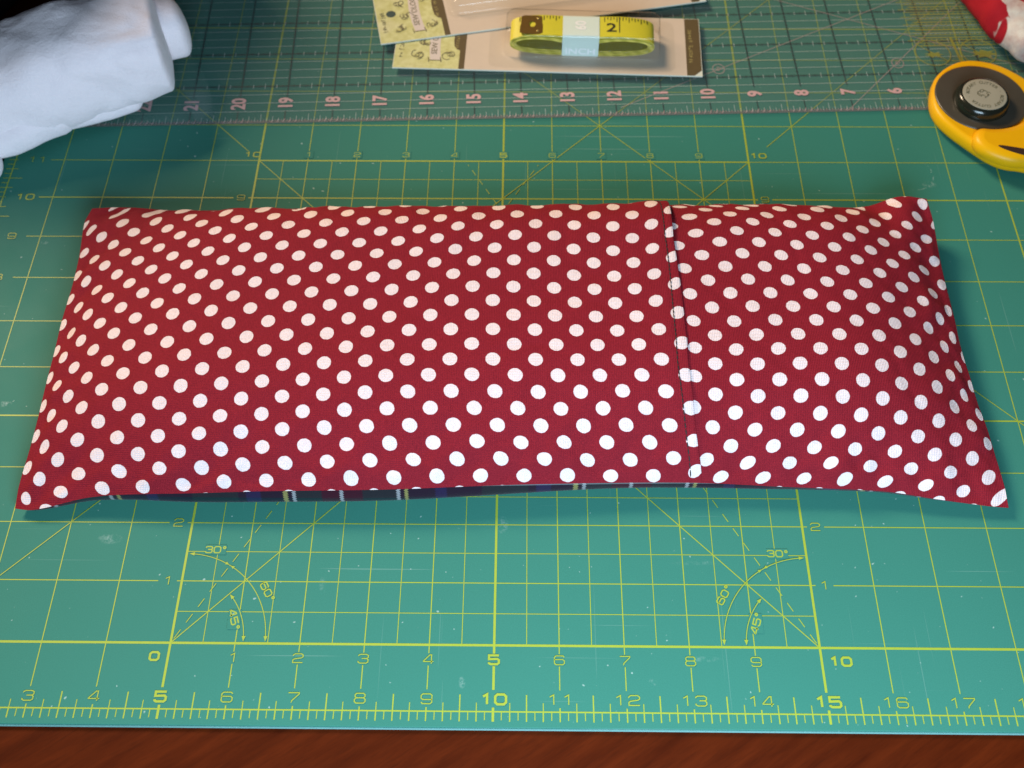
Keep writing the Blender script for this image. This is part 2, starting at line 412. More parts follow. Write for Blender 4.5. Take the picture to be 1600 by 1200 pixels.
# ---- pillow surface block
def cr(tab,x):
    """monotone-ish smooth table lookup (Catmull-Rom on uneven knots)"""
    n=len(tab)
    if x<=tab[0][0]: return tab[0][1]
    if x>=tab[-1][0]: return tab[-1][1]
    for i in range(n-1):
        if tab[i+1][0]>=x: break
    x0,y0=tab[i]; x1,y1=tab[i+1]; h=x1-x0; u=(x-x0)/h
    def slope(k):
        if k==0: return (tab[1][1]-tab[0][1])/(tab[1][0]-tab[0][0])
        if k==n-1: return (tab[-1][1]-tab[-2][1])/(tab[-1][0]-tab[-2][0])
        return (tab[k+1][1]-tab[k-1][1])/(tab[k+1][0]-tab[k-1][0])
    m0=slope(i)*h; m1=slope(i+1)*h
    return (2*u**3-3*u*u+1)*y0+(u**3-2*u*u+u)*m0+(-2*u**3+3*u*u)*y1+(u**3-u*u)*m1
# seam curves: front (s -> Y,z), back, left (t -> X,z), right
SF_Y=[(-0.0073, 2.166), (0.0202, 2.134), (0.0797, 2.31), (0.1798, 2.332), (0.2451, 2.355), (0.3746, 2.388), (0.5036, 2.504), (0.6338, 2.596), (0.6993, 2.611), (0.7645, 2.575), (0.8754, 2.517), (0.9268, 2.404), (1.0101, 2.254)]
SF_Z=[(0,.14),(.04,.2),(.1,.34),(.2,.44),(.35,.5),(.5,.47),(.62,.40),(.72,.34),(.82,.30),(.9,.26),(.96,.2),(1,.16)]
SB_Y=[(0,8.30),(.05,8.34),(.12,8.36),(.3,8.42),(.5,8.45),(.7,8.50),(.86,8.52),(.93,8.42),(.97,8.40),(1,8.36)]
SB_Z=[(0,.50),(.05,.46),(.1,.36),(.3,.36),(.5,.38),(.7,.36),(.88,.34),(.935,.5),(.965,.78),(1,.8)]
SL_X=[(0, 2.051), (0.0837, 2.11), (0.1705, 2.175), (0.2607, 2.21), (0.3566, 2.216), (0.4593, 2.213), (0.568, 2.187), (0.6831, 2.186), (0.8026, 2.151), (0.9393, 2.062), (1, 2.102)]
SL_Z=[(0,.14),(.1,.3),(.3,.5),(.5,.55),(.75,.52),(1,.50)]
SR_X=[(0, 18.396), (0.1354, 18.287), (0.2251, 18.229), (0.2998, 18.157), (0.368, 18.133), (0.4805, 18.091), (0.5883, 18.109), (0.7006, 18.107), (0.8118, 18.104), (0.9196, 18.098), (0.9962, 18.04), (1, 18.04)]
SR_Z=[(0,.16),(.1,.3),(.3,.45),(.5,.5),(.75,.52),(.92,.66),(1,.8)]
def ease(d,w,p):
    if d>=w: return 1.0
    return 1-(1-max(d,0)/w)**p
def bl(a,b,u): return a+(b-a)*u
def pillow_xy(s,t):
    x=bl(cr(SL_X,t),cr(SR_X,t),s); y=bl(cr(SF_Y,s),cr(SB_Y,s),t)
    # the sewn corners are blunt
    for cs,sx in ((s*16,1),((1-s)*16,-1)):
        for ct,sy in ((t*6.1,1),((1-t)*6.1,-1)):
            k=max(0,1-cs/.34)*max(0,1-ct/.34)
            x+=sx*.025*k; y+=sy*.02*k
    return x,y
def pillow_seam_z(s,t):
    f,b,l,r=cr(SF_Z,s),cr(SB_Z,s),cr(SL_Z,t),cr(SR_Z,t)
    # weighted by closeness to each edge (inches)
    ds=[t*6.2,(1-t)*6.2,s*16,(1-s)*16]
    ws=[1/(d+.02)**2 for d in ds]; q=sum(ws)
    return (f*ws[0]+b*ws[1]+l*ws[2]+r*ws[3])/q
def pillow_top(s,t):
    x,y=pillow_xy(s,t)
    zs=pillow_seam_z(s,t)
    e=ease(s*16.05,3.3,2.3)*ease((1-s)*16.05,3.0,2.3)*ease(t*6.1,2.3,2.2)*ease((1-t)*6.1,1.75,2.9)
    h=cr(TOP_H,s)
    z=zs+(h-zs)*e
    return x,y,z
TOP_H=[(0,1.2),(.1,1.2),(.2,1.24),(.45,1.33),(.66,1.38),(.72,1.33),(.8,1.30),(.9,1.3),(1,1.25)]
# ---- end pillow surface block
LAT_A=[(0,0,-3.1450,-2.5314),(0,1,-0.1747,-10.7121),(0,2,-0.3709,0.4181),(0,3,-0.0052,0.0454),(0,4,-0.0427,0.2767),(0,5,0.0180,0.1133),(0,6,0.0098,0.0445),(1,0,16.9261,0.3605),(1,1,0.1054,0.6285),(1,2,0.2253,0.3518),(1,3,-0.0288,-0.0838),(1,4,0.0758,0.1169),(1,5,0.0001,0.0221),(1,6,0.0418,0.0017),(2,0,-0.2705,0.0699),(2,1,-0.1654,-0.1691),(2,2,-0.1008,-0.1030),(2,3,-0.1234,-0.1851),(2,4,-0.0687,-0.0526),(2,5,-0.0262,-0.0354),(2,6,-0.0329,-0.0000),(3,0,0.0660,0.1557),(3,1,-0.0292,0.0650),(3,2,-0.0376,0.0648),(3,3,-0.0283,-0.0377),(3,4,0.0310,0.1131),(3,5,-0.0080,0.0423),(4,0,-0.0403,0.2494),(4,1,0.0341,-0.0178),(4,2,0.0405,-0.0592),(4,3,-0.0420,-0.1169),(4,4,0.0033,-0.0132),(5,0,0.0342,0.1925),(5,1,-0.0258,0.0158),(5,2,-0.0077,-0.0258),(5,3,0.0077,-0.0520),(5,4,0.0233,0.0162),(6,0,-0.0730,0.0452),(6,1,-0.0119,0.0323),(6,2,0.0064,-0.0043),(6,3,-0.0516,-0.0869),(7,0,0.0333,0.1358),(7,1,-0.0060,0.0303),(7,2,-0.0079,0.0457),(8,0,-0.0279,-0.0392),(8,1,-0.0170,-0.0538),(8,2,-0.0048,-0.0187),(9,0,0.0135,0.0341),(9,1,-0.0021,-0.0366)]
LAT_B=[(0,0,1.4777,-5.9724),(0,1,-0.1691,-11.3881),(0,2,0.7917,-0.0343),(0,3,-0.0216,-0.1650),(0,4,0.0763,0.1276),(0,5,-0.0093,0.0812),(0,6,0.0791,0.0369),(1,0,8.5017,0.6711),(1,1,-0.4670,0.5526),(1,2,0.0410,-0.0810),(1,3,-0.0622,0.1086),(1,4,-0.0076,0.0166),(1,5,-0.0564,0.0117),(1,6,-0.0264,-0.0305),(2,0,0.1056,0.1890),(2,1,-0.0111,-0.1349),(2,2,-0.0440,-0.1552),(2,3,0.0209,0.0186),(2,4,-0.0097,-0.0968),(2,5,-0.0909,0.0802),(3,0,0.1165,-0.0028),(3,1,0.0293,0.0920),(3,2,0.0067,-0.0916),(3,3,0.1049,-0.1097),(3,4,0.1035,-0.1234),(4,0,0.0353,-0.0189),(4,1,0.0580,-0.0082),(4,2,-0.0038,0.0296),(4,3,0.0819,-0.0278),(4,4,0.0755,-0.0597),(5,0,0.0384,-0.0423),(5,1,-0.0124,0.0017),(5,2,-0.0620,0.0575),(5,3,-0.0286,0.0528),(6,0,-0.0481,0.0605),(6,1,-0.0836,0.1528),(6,2,-0.0781,0.0972),(7,0,0.0096,0.0500),(7,1,0.0098,-0.0198)]

# ------------------------------------------------------------------ the dotted heat pack
def cheb(n,x):
    o=[1.,x]
    for _ in range(n): o.append(2*x*o[-1]-o[-2])
    return o
def lattice(T,s,t,s0,s1):
    a=cheb(10,2*(s-s0)/(s1-s0)-1); b=cheb(7,2*t-1); m=n=0.
    for i,j,p,q in T: k=a[i]*b[j]; m+=p*k; n+=q*k
    return ((m+n)/2,(m-n)/2)
FOLD=[(0,.6916),(.104,.6863),(.231,.6838),(.366,.6857),(.499,.6868),(.662,.6838),(.748,.683),(.895,.6857),(1,.687)]
STITCH=[(0,.6812),(.103,.6766),(.23,.6733),(.365,.6748),(.498,.6764),(.661,.6753),(.747,.6744),(.881,.6758),(1,.677)]
def sm(a,b,x):
    u=min(1,max(0,(x-a)/(b-a))); return u*u*(3-2*u)
def ruffle(s,t,side):
    """cockles in the cloth: gathered at the seams, soft dents on the field"""
    X,Y=s*16.,t*6.1
    d=min(t*6.1,(1-t)*6.1,X,16-X)
    z=.020*noise.noise(Vector((X*.8+3*side,Y*1.3,side*7.)))
    g=math.exp(-d/.6)*sm(0,.10,d)
    z+=g*(.13*noise.noise(Vector((X*1.9,Y*1.9,4.2)))+.05*noise.noise(Vector((X*4.5,Y*4.5,8.1))))
    z-=.012*max(0,1-abs(noise.noise(Vector((X*.55+Y*.5,Y*.45-X*.2,side*3.+1)))*9))
    z+=.018*math.exp(-((16-X)/4)**2)*noise.noise(Vector(((X+Y)*1.7,(X-Y)*.5,2.)))
    z+=.016*math.exp(-(X/3.5)**2)*noise.noise(Vector(((X-Y)*1.7,(X+Y)*.5,9.)))
    return z*sm(0,.22,d)
pk=thing('heat_pack','long stuffed heat pack of red cotton with white polka dots on the cutting mat','heat pack',(10.2,5.3,0))
RED_A=dotted_fabric('red_polka_dot_cotton',0)
NT=120
def tval(j): u=j/NT; return .5-.5*math.cos(math.pi*u)*.35-.65*(.5-u)
mb=MB(); uv=[]
NS=230; rows=[]
for j in range(NT+1):
    t=min(1,max(0,tval(j))); sf=cr(FOLD,t); r=[]
    for i in range(NS+1):
        u=i/NS; u=u-.09*math.sin(2*math.pi*u)/(2*math.pi)*1.0
        s=sf*u; x,y,z=pillow_top(s,t)
        z+=ruffle(s,t,0)
        lift=sm(sf-.10,sf,s)*(.036+.036*sm(.45,.9,t)*(1-sm(.97,1,t)))*sm(0,.03,t)
        st=cr(STITCH,t); groove=-.012*math.exp(-((s-st)*16/.028)**2)
        r.append((x,y,z+lift+groove)); uv.append(lattice(LAT_A,s,t,0,.72))
    # fold: the cloth turns under
    x,y,z=r[-1]; q=lattice(LAT_A,sf+.0006,t,0,.72)
    for dx,dz in ((.010,-.006),(.014,-.016),(.008,-.028),(-.06,-.030)):
        r.append((x+dx,y,z+dz)); uv.append(q)
    rows.append(r)
mb.grid(rows); mb.build('top_panel',RED_A,pk,True,uv)
mb=MB(); uv=[]; rows=[]; NE=120
for j in range(NT+1):
    t=min(1,max(0,tval(j))); sf=cr(FOLD,t)-.012; r=[]
    for i in range(NE+1):
        u=i/NE; s=sf+(1-sf)*u; x,y,z=pillow_top(s,t)
        z+=ruffle(s,t,1)*sm(sf,sf+.05,s)-.012*(1-sm(sf+.012,sf+.05,s))*sm(0,.03,t)
        z-=.04*math.exp(-((s-sf-.03)/.022)**2)*sm(.55,.85,t)*(1-sm(.93,1,t))
        r.append((x,y,z)); uv.append(lattice(LAT_B,s,t,.64,1))
    rows.append(r)
mb.grid(rows)
o=mb.build('end_panel',dotted_fabric('red_polka_dot_cotton_end',1),pk,True,uv)
o['label']='red polka dot end panel tucked under the folded hem'
# plaid flannel underside
mb=MB(); uv=[]; rows=[]; NX,NY=150,90
def dense(u): return u-.13*math.sin(4*math.pi*u)*0 - .145*math.sin(2*math.pi*u)
for j in range(NY+1):
    t=dense(j/NY); r=[]
    for i in range(NX+1):
        s=dense(i/NX); x,y=pillow_xy(s,t); zs=pillow_seam_z(s,t)
        df,db,dl,dr=t*6.1,(1-t)*6.1,s*16,(1-s)*16; d=min(df,db,dl,dr)
        e=ease(d,.20 if d==df else .42,2.4); z=.006+(zs-.006)*(1-e)
        bul=math.sin(math.pi*min(1,e))*.10
        g=bul*sm(0,.5,min(dl,dr)+.02)
        if d==df: y-=g*cr([(0,.2),(.1,.5),(.22,1.25),(.45,1.15),(.6,.5),(.7,.5),(.8,.1),(1,0)],s)
        elif d==db: y+=g*.4
        z+=.004*noise.noise(Vector((x*3,y*3,1)))*(1-e)
        r.append((x,y,max(.004,z))); uv.append((x,y+z))
    rows.append(r)
mb.grid(rows); o=mb.build('plaid_backing',plaid('plaid_flannel'),pk,True,uv); o['label']='navy, green and maroon plaid flannel underside'
# topstitching beside the fold: black thread, stitch after stitch
mb=MB(); L=.0
t=.012
def onA(s,t):
    x,y,z=pillow_top(s,t); sf=cr(FOLD,t)
    return Vector((x,y,z+ruffle(s,t,0)+sm(sf-.10,sf,s)*(.036+.036*sm(.45,.9,t)*(1-sm(.97,1,t)))*sm(0,.03,t)))
while t<.985:
    t2=t+.0125
    a=onA(cr(STITCH,t),t); b=onA(cr(STITCH,t2),t2); mid=(a+b)/2
    a.z-=.004; b.z-=.004; mid.z+=.004
    rows=[]
    for p,k in ((a,.6),(mid*.6+a*.4,1),(mid*.6+b*.4,1),(b,.6)):
        rows.append([(p.x+.0105*k*math.cos(q*math.pi/3),p.y,p.z+.009*k*math.sin(q*math.pi/3)) for q in range(6)])
    mb.grid(rows,True); t=t2+.0026
mb.build('topstitching',plain('black_thread',(.012,.009,.009),.7),pk,True)

# ------------------------------------------------------------------ the clear quilting ruler
RZ0,RZ1=.012,.118
ru=thing('quilting_ruler','clear acrylic quilting ruler with pink numbers, lying across the green mat','ruler',(12,14,0))
RD=Vector((.99946542,.03269377)); RN=Vector((-RD.y,RD.x)); RO=Vector((3.3794,10.9843))
def RL(L,wd,z=0): q=RO+RD*(21-L)+RN*wd; return (q.x,q.y,z)
mb=MB(); L0,L1,RW=24.1,-.1,6.5
P=[RL(L0,0),RL(L1,0),RL(L1,RW),RL(L0,RW)]
extrude_poly(mb,P,RZ0,RZ1); o=mb.build('acrylic_slab',clear('clear_acrylic',(.93,.945,.94),.08,1.36,.5,.032),ru); bevel(o,.012,1)
ZR=.0145
PINK=plain('ruler_pink_print',(.62,.36,.36),.5,.032)
white=MB(); black=MB(); pink=MB(); olive=MB(); strip=MB()
def rline(mb,a,b,wd,z): p=RL(*a);q=RL(*b); mb.line(p,q,wd,z)
k=0
wl=[.1+.25*i for i in range(1,26)]
for i,wv in enumerate(wl):
    if (i+1)%4==0:
        rline(black,(24,wv),(0,wv),.018,ZR+.0006)
        for q in range(0,24*8):
            if q%8==0: continue
            L=q/8; h=.075 if q%4==0 else (.055 if q%2==0 else .03)
            rline(white if q%2 == 0 else black,(L,wv-h),(L,wv+h),.011,ZR+.0012)
    else: rline(white,(24,wv),(0,wv),.0105,ZR)
for L in range(1,24):
    rline(black,(L,.78),(L,RW-.1),.016,ZR+.0018); rline(black,(L,.12),(L,.36),.014,ZR+.0018)
    for q in range(8,60):
        wv=.1+q/8
        if (q%8)==0 or wv>RW-.1: continue
        rline(black,(L-.035,wv),(L+.035,wv),.010,ZR+.0024)
for q in range(0,24*16):
    L=q/16
    if q%16==0: continue
    h=.21 if q%8==0 else (.15 if q%4==0 else (.11 if q%2==0 else .07))
    rline(white if q%2==0 else pink,(L,.05),(L,.05+h),.010,ZR+.0006)
for L in range(0,24):   # printed fringe of the edge scale
    p=[RL(L+1,.0,ZR-.001),RL(L,.0,ZR-.001),RL(L,.085,ZR-.001),RL(L+1,.085,ZR-.001)]; strip.add(p,[(0,1,2,3)])
    for q in range(5):
        rline(pink,(L+.28-q*.125,.03),(L+.24-q*.125,.14-.02*abs(q-2)),.03,ZR+.0001*q+.0004)
for L in range(1,24):
    p=RL(L,.58); num=MB(); num.text(str(L),p[0],p[1],ZR+.003,.285,rad(91.9),.82,.034); num.build('ruler_number',PINK,ru)
DI=[((7.12,0.02),(3.4,3.93)),((11.9,.25),(4.0,4.15)),((8.6,3.8),(3.2,1.3))]
for i,(a,b) in enumerate(DI): rline(pink,a,b,.017,ZR+.0036+.0004*i)
for c in ((5.77,1.42),(9.69,1.35)):
    q=[RL(c[0]+.13*math.cos(a*.5236),c[1]+.15*math.sin(a*.5236)) for a in range(12)]
    pink.strip(q,.02,ZR+.005,True); p=RL(*c); pink.text('60' if c[0]>7 else '45',p[0],p[1],ZR+.005,.10,rad(60),.9,.01)
# olive scales and the two round emblems near the ruler's end
for i in range(26):
    wv=1.95+i*.085
    a=5.15+.12*((i*7)%3); b=2.2
    rline(olive,(a,wv),(b,wv),.022 if i%3 else .034,ZR+.0042)
    q=a-.1
    if i%2==0:
        while q>2.4: rline(olive,(q,wv),(q,wv+.05),.02,ZR+.0046); q-=.11
for cx in (4.93,3.93):
    q=[RL(cx+.38*math.cos(a*math.pi/16),1.72+.40*math.sin(a*math.pi/16)) for a in range(32)]
    olive.strip(q,.024,ZR+.0052,True)
    rline(olive,(cx+.3,2.0),(cx-.28,1.45),.022,ZR+.0057)
p=RL(4.95,1.8); rline(olive,(4.43,2.2),(4.36,1.22),.06,ZR+.005)
for (cx,s_) in ((4.95,.7),(3.85,1.)):      # irregular splash drawn inside each emblem
    q=[]
    for a in range(18):
        r=.20*s_*(1+.35*math.sin(a*2.4+cx)); q.append(RL(cx-.03+r*1.2*math.cos(a*math.pi/9),1.66+.55*r*math.sin(a*math.pi/9)))
    c=RL(cx-.03,1.66); n=len(q)
    olive.add([(c[0],c[1],ZR+.0062)]+[(p[0],p[1],ZR+.0062) for p in q],[(0,i+1,(i+1)%n+1) for i in range(n)])
white.build('pale_lines',sheer('ruler_pale_print',(.62,.70,.68),.62),ru)
black.build('black_lines',plain('ruler_black_print',(.008,.010,.012),.4),ru)
pink.build('pink_lines',sheer('ruler_pink_lines',(.50,.34,.33),.55),ru)
olive.build('olive_scale',sheer('ruler_olive_print',(.34,.34,.02),.62),ru)
strip.build('edge_scale_band',sheer('ruler_edge_band',(.19,.15,.15),.55),ru)

# ------------------------------------------------------------------ carded notions and the tape measure
TAN=plain('card_tan',(.52,.425,.335),.6,.05,140); LIME=None
def lime_print(name):
    m,t,p=nt(name); n=NOISE(t,260,4,.65)
    c=MIX(t,RANGE(t,n,.35,.7),(.56,.55,.26),(.42,.40,.14)); c=MIX(t,RANGE(t,NOISE(t,70,2,.5),.5,.7,0,.5),c,(.62,.58,.36))
    t.links.new(c,p.inputs['Base Color']); p.inputs['Roughness'].default_value=.5; return m
LIME=lime_print('card_lime_print'); BRN=plain('card_brown_band',(.10,.070,.030),.4,.1); INK=plain('card_brown_ink',(.13,.11,.055),.5,.1)
BAN=plain('card_banner',(.56,.48,.43),.5,.032); GILT=plain('card_gilt_ink',(.34,.28,.10),.45); EDGE=plain('card_white_edge',(.56,.58,.50),.6,.03)
def glyphs(mb,F,a,b,z,n,h,wd,step,rng):
    """tiny unreadable print: uneven little strokes running up the card"""
    for i in range(n):
        y=b+i*step
        if rng.random()<.12: continue
        for _ in range(3):
            u=rng.random(); v=rng.random()*.7
            if rng.random()<.5: p,q=(a+h*u*.2,y+step*v),(a+h*(.7+.3*u),y+step*v)
            else: p,q=(a+h*u,y+step*.08),(a+h*u,y+step*.72)
            P_,Q_=F(*p),F(*q); mb.line(P_,Q_,wd,z+.0002*_)
def scroll(mb,F,a,b,z,sz,flip,rng):
    for k in range(4):
        q=[]; t0=rng.random()*6.28; r0=sz*(.5+.5*rng.random())
        for i in range(12):
            an=t0+flip*i*.42; r=r0*(1-i/14)
            q.append(F(a+.25*sz*(k-1.5)+r*math.cos(an)*.8,b+.6*sz*rng.random()*.2+r*math.sin(an)))
        mb.strip(q,.016,z+.0004*k)
def card(name,label,o0,ang,ln,dp,zf,seed,holed=True):
    rng=random.Random(seed); F=frame(o0,ang)
    c=thing(name,label,'packaging card',F(ln/2,dp/2,zf(0,0)),'carded sewing notions')
    T=.028
    def Z(a,b,h): p=F(a,b); return (p[0],p[1],zf(a,b)+h)
    def slab(a0,a1,b0,b1,h0,h1,pn,mat,notch=0):
        m=MB(); n=12
        bot=[];top=[]
        for i in range(n+1):
            a=a0+(a1-a0)*i/n; bot.append((a,b0)); 
        if notch: bot=[q for q in bot if q[0]<a1-notch]+[(a1-notch,b0),(a1,b0+notch)]
        up=[(a1-(a1-a0)*i/n,b1) for i in range(n+1)]
        lp=bot+up; k=len(lp)
        m.add([Z(a,b,h0) for a,b in lp]+[Z(a,b,h1) for a,b in lp],[tuple(range(k-1,-1,-1)),tuple(range(k,2*k))]+[(i,(i+1)%k,k+(i+1)%k,k+i) for i in range(k)])
        return m.build(pn,mat,c)
    slab(0,ln,0,dp,0,T,'backing_card',EDGE)
    e=.012
    slab(e,1.43,e,dp-e,T-.002,T+.0015,'printed_header',LIME)
    slab(1.555,ln-.33,e,dp-e,T-.002,T+.0015,'tan_field',TAN)
    slab(1.43,1.555,e,dp-e,T-.002,T+.0025,'brown_stripe',BRN)
    slab(ln-.33,ln-e,e,dp-e,T-.002,T+.0020,'brown_end_band',BRN,.16)
    m=MB(); zt=T+.004                                   # rounded tab that swells from the stripe
    q=[(1.45,.58),(1.36,.62),(1.30,.72),(1.28,.9),(1.28,1.1),(1.30,1.28),(1.36,1.38),(1.45,1.42)]
    m.add([Z(a,b,zt) for a,b in q],[tuple(range(len(q)-1,-1,-1))]); m.build('brown_tab',BRN,c)
    m=MB(); q=[]                                        # ribbon banner, a little curved
    for i in range(9):
        b=.26+i*.16; bow=.05*math.sin(math.pi*i/8); q.append((.80-bow,b)); 
    lf=[(a,b) for a,b in q]; rt=[(a+.235,b) for a,b in q]
    m.add([Z(a,b,zt) for a,b in lf]+[Z(a,b,zt) for a,b in rt],[(i,9+i,10+i,1+i) for i in range(8)])
    m.build('banner',BAN,c)
    m=MB(); zi=T+.0065
    p=F(.875,.98); m.text('SEW OLOGY',p[0],p[1],0,.125,ang+rad(90),1.02,.006)
    m.v=[(x,y,zf(.9,1)+zi) for x,y,_ in m.v]
    for b in (.26,1.54): m.line(F(.78,b),F(1.06,b),.02,zf(.9,b)+zi)
    for a in (.775,1.04): m.line(F(a,.2),F(a-.02,.36),.018,zf(.9,.3)+zi+.0003)
    z0=zf(.9,1)+zi
    for (a,b,fl) in ((.52,.42,1),(1.2,.42,-1),(.56,1.25,-1),(1.16,1.3,1),(.66,.8,1)): scroll(m,F,a,b,z0+.0008,.17,fl,rng)
    m.build('banner_lettering',INK,c)
    m=MB(); glyphs(m,F,.10,.34,zf(.1,.7)+zi,9,.10,.012,.075,rng); o=m.build('item_number',INK,c); o['kind']='stuff'
    m=MB(); glyphs(m,F,ln-.27,.40,zf(ln-.2,.8)+T+.005,13,.09,.013,.082,rng); glyphs(m,F,1.33,.66,zf(1.3,.8)+zi,10,.07,.011,.068,rng); o=m.build('gilt_lettering',GILT,c); o['kind']='stuff'
    m=MB(); hc=(.34,dp/2+.02); q=[F(hc[0]+.11*math.cos(i*math.pi/12),hc[1]+.11*math.sin(i*math.pi/12)) for i in range(24)]
    m.add([(x,y,zf(*hc)+T+.003) for x,y,_ in q],[tuple(range(24))]); m.build('hang_hole',plain(name+'_hole_dark',(.02,.045,.04),.7),c)
    return c,F
A1=math.atan2(12.33-12.58,14.25-7.56)
zc1=lambda a,b: .120
c1,F1=card('notions_card','tan and lime notions card with a brown end band, under the yellow tape measure',(7.56,12.58),A1,6.69,1.82,zc1,3)
A2=math.atan2(14.73-13.27,14.54-7.27)
zc2=lambda a,b: .1545
c2,F2=card('notions_card','tan and lime notions card laid askew on top of the other card',(7.27,13.27),A2,7.4,1.82,zc2,5)
# clear blister bubbles on the cards
PVC=clear('blister_plastic',(.97,.975,.97),.10,1.30,.8)
def blister(F,parent,a0,a1,b0,b1,z0,h,fl=.14):
    m=MB(); rows=[]
    def ring(i,rc,z):
        q=[]
        for cx,cy,st in ((a1-i-rc,b0+i+rc,-90),(a1-i-rc,b1-i-rc,0),(a0+i+rc,b1-i-rc,90),(a0+i+rc,b0+i+rc,180)):
            for k in range(7): an=rad(st+15*k); p=F(cx+rc*math.cos(an),cy+rc*math.sin(an)); q.append((p[0],p[1],z))
        return q
    rows=[ring(-fl,.2,z0+.002),ring(-.02,.16,z0+.003),ring(0,.16,z0+.02),ring(.015,.15,z0+h*.5),ring(.03,.15,z0+h*.86),ring(.07,.15,z0+h*.97),ring(.14,.12,z0+h),ring(.16,.11,z0+h)]
    m.grid(rows,True); n=len(rows[-1]); m.add(rows[-1],[tuple(range(n))])
    return m.build('blister',PVC,parent,True)
blister(F1,c1,2.40,5.78,.44,1.36,zc1(0,0)+.030,.60,.34)
blister(F2,c2,1.72,6.4,.62,1.62,zc2(2,0)+.035,.26,.10)

# yellow tape measure folded flat in its bubble
tm=thing('tape_measure','yellow tape measure coiled flat with a white paper band, inside a clear blister','tape measure',F1(4.08,.9,.15))
TYEL=plain('tape_yellow',(.60,.53,.030),.45,.06,500)
def tape_edge():
    m,t,p=nt('tape_edge'); ob=N(t,'ShaderNodeTexCoord').outputs['Object']
    wv=N(t,'ShaderNodeTexWave',i_Scale=95.); wv.bands_direction='DIAGONAL'; t.links.new(ob,wv.inputs[0])
    t.links.new(MIX(t,wv.outputs['Fac'],(.74,.60,.12),(.46,.38,.05)),p.inputs['Base Color']); p.inputs['Roughness'].default_value=.6; return m
TEDG=tape_edge()
TB0,TB1=.53,1.16; TZ0=.156
def loop_pts(k,n=96):
    """closed flattened loop number k (0 outermost): (a,z); pinched under the band"""
    g=.027*k; hl=1.555-g*1.1; H=.545-2*g; P=[]
    for i in range(n):
        th=2*math.pi*i/n; c,s_=math.cos(th),math.sin(th)
        ex=.42
        a=hl*math.copysign(abs(c)**.55,c); zz=math.copysign(abs(s_)**.8,s_)
        pin=math.exp(-((a+.05)/.55)**2)
        if zz>0:
            top=H/2*zz; top-=pin*(.05+.022*k)*zz
            z=top
        else: z=H/2*zz
        P.append((4.08+a,TZ0+.545/2+z))
    return P
m=MB()
for k in range(5):
    q=loop_pts(k); qi=loop_pts(k+.66); n=len(q); b0=TB0+.012*math.sin(k*2.1); b1=TB1+.008*math.cos(k*3.)
    def V(p,b): s=F1(p[0],b); return (s[0],s[1],p[1])
    o0=[V(p,b0) for p in q]; o1=[V(p,b1) for p in q]; i0=[V(p,b0) for p in qi]; i1=[V(p,b1) for p in qi]
    m.grid([o0,o1],True,0); m.grid([o1,i1],True,1); m.grid([i1,i0],True,2); m.grid([i0,o0],True,1)
m.build('coil',[TYEL,TEDG,plain('tape_inner_painted_shade',(.30,.25,.03),.6,.15,300)],tm,False)  # inner faces coloured darker to paint the shade inside the loops
# print on the outer turn
def top_z(a):
    best=0
    for (x,z) in loop_pts(0,400):
        if abs(x-a)<.02: best=max(best,z)
    return best
TI=plain('tape_black_ink',(.03,.025,.012),.5)
m=MB()
def tk(a,b0,b1,wd=.018):
    z=top_z(a)+.004
    if z<.5: return
    m.line(F1(a,b0),F1(a,b1),wd,z)
a=2.72
i=0
while a<5.5:
    if not(3.63<a<4.5): tk(a,TB1-(.16 if i%4==0 else (.12 if i%2==0 else .09)),TB1-.01)
    a+=.0655; i+=1
tk(4.87,TB0+.13,TB1-.01,.02)
o=m.build('tape_graduation',TI,tm); o['kind']='stuff'; m=MB()
p=F1(4.70,.80); zz=top_z(4.70)+.006
mm=MB(); mm.text('2',p[0],p[1],0,.26,A1,1.25,.012); m.add([(x,y,zz) for x,y,_ in mm.v],mm.f)
m.build('tape_number',TI,tm)
# brown end tip with its eyelet
m=MB(); zt=top_z(3.02)+.010; nn=24
ho=[]; hi=[]
for i in range(nn):
    an=2*math.pi*i/nn; c,s_=math.cos(an),math.sin(an); k=1/max(abs(c)/.245,abs(s_)/.29)
    ho.append((2.98+.0+k*c*(.93 if s_>0 else 1.0),.845+k*s_)); hi.append((3.0+.07*c,.86+.09*s_))
V=lambda q,z:(F1(*q)[0],F1(*q)[1],z)
m.grid([[V(q,zt-.008) for q in ho],[V(q,zt+.006) for q in ho],[V(q,zt+.006) for q in hi],[V(q,zt-.008) for q in hi]],True)
m.build('end_tip',plain('tip_brown_metal',(.16,.085,.015),.35,.2,400,0,.5,.3),tm)
for da,db in ((.14,.2),(.14,-.19)):
    m=MB(); c=F1(2.98+da,.845+db); rows=[[(c[0]+r*math.cos(i*.785),c[1]+r*math.sin(i*.785),zt+h) for i in range(8)] for r,h in ((.032,.004),(.028,.012),(.012,.018))]
    m.grid(rows,True); m.add(rows[-1],[tuple(range(8))]); m.build('rivet',plain('rivet_brass',(.55,.42,.14),.3,.1,400,0,.5,.6),tm,True)
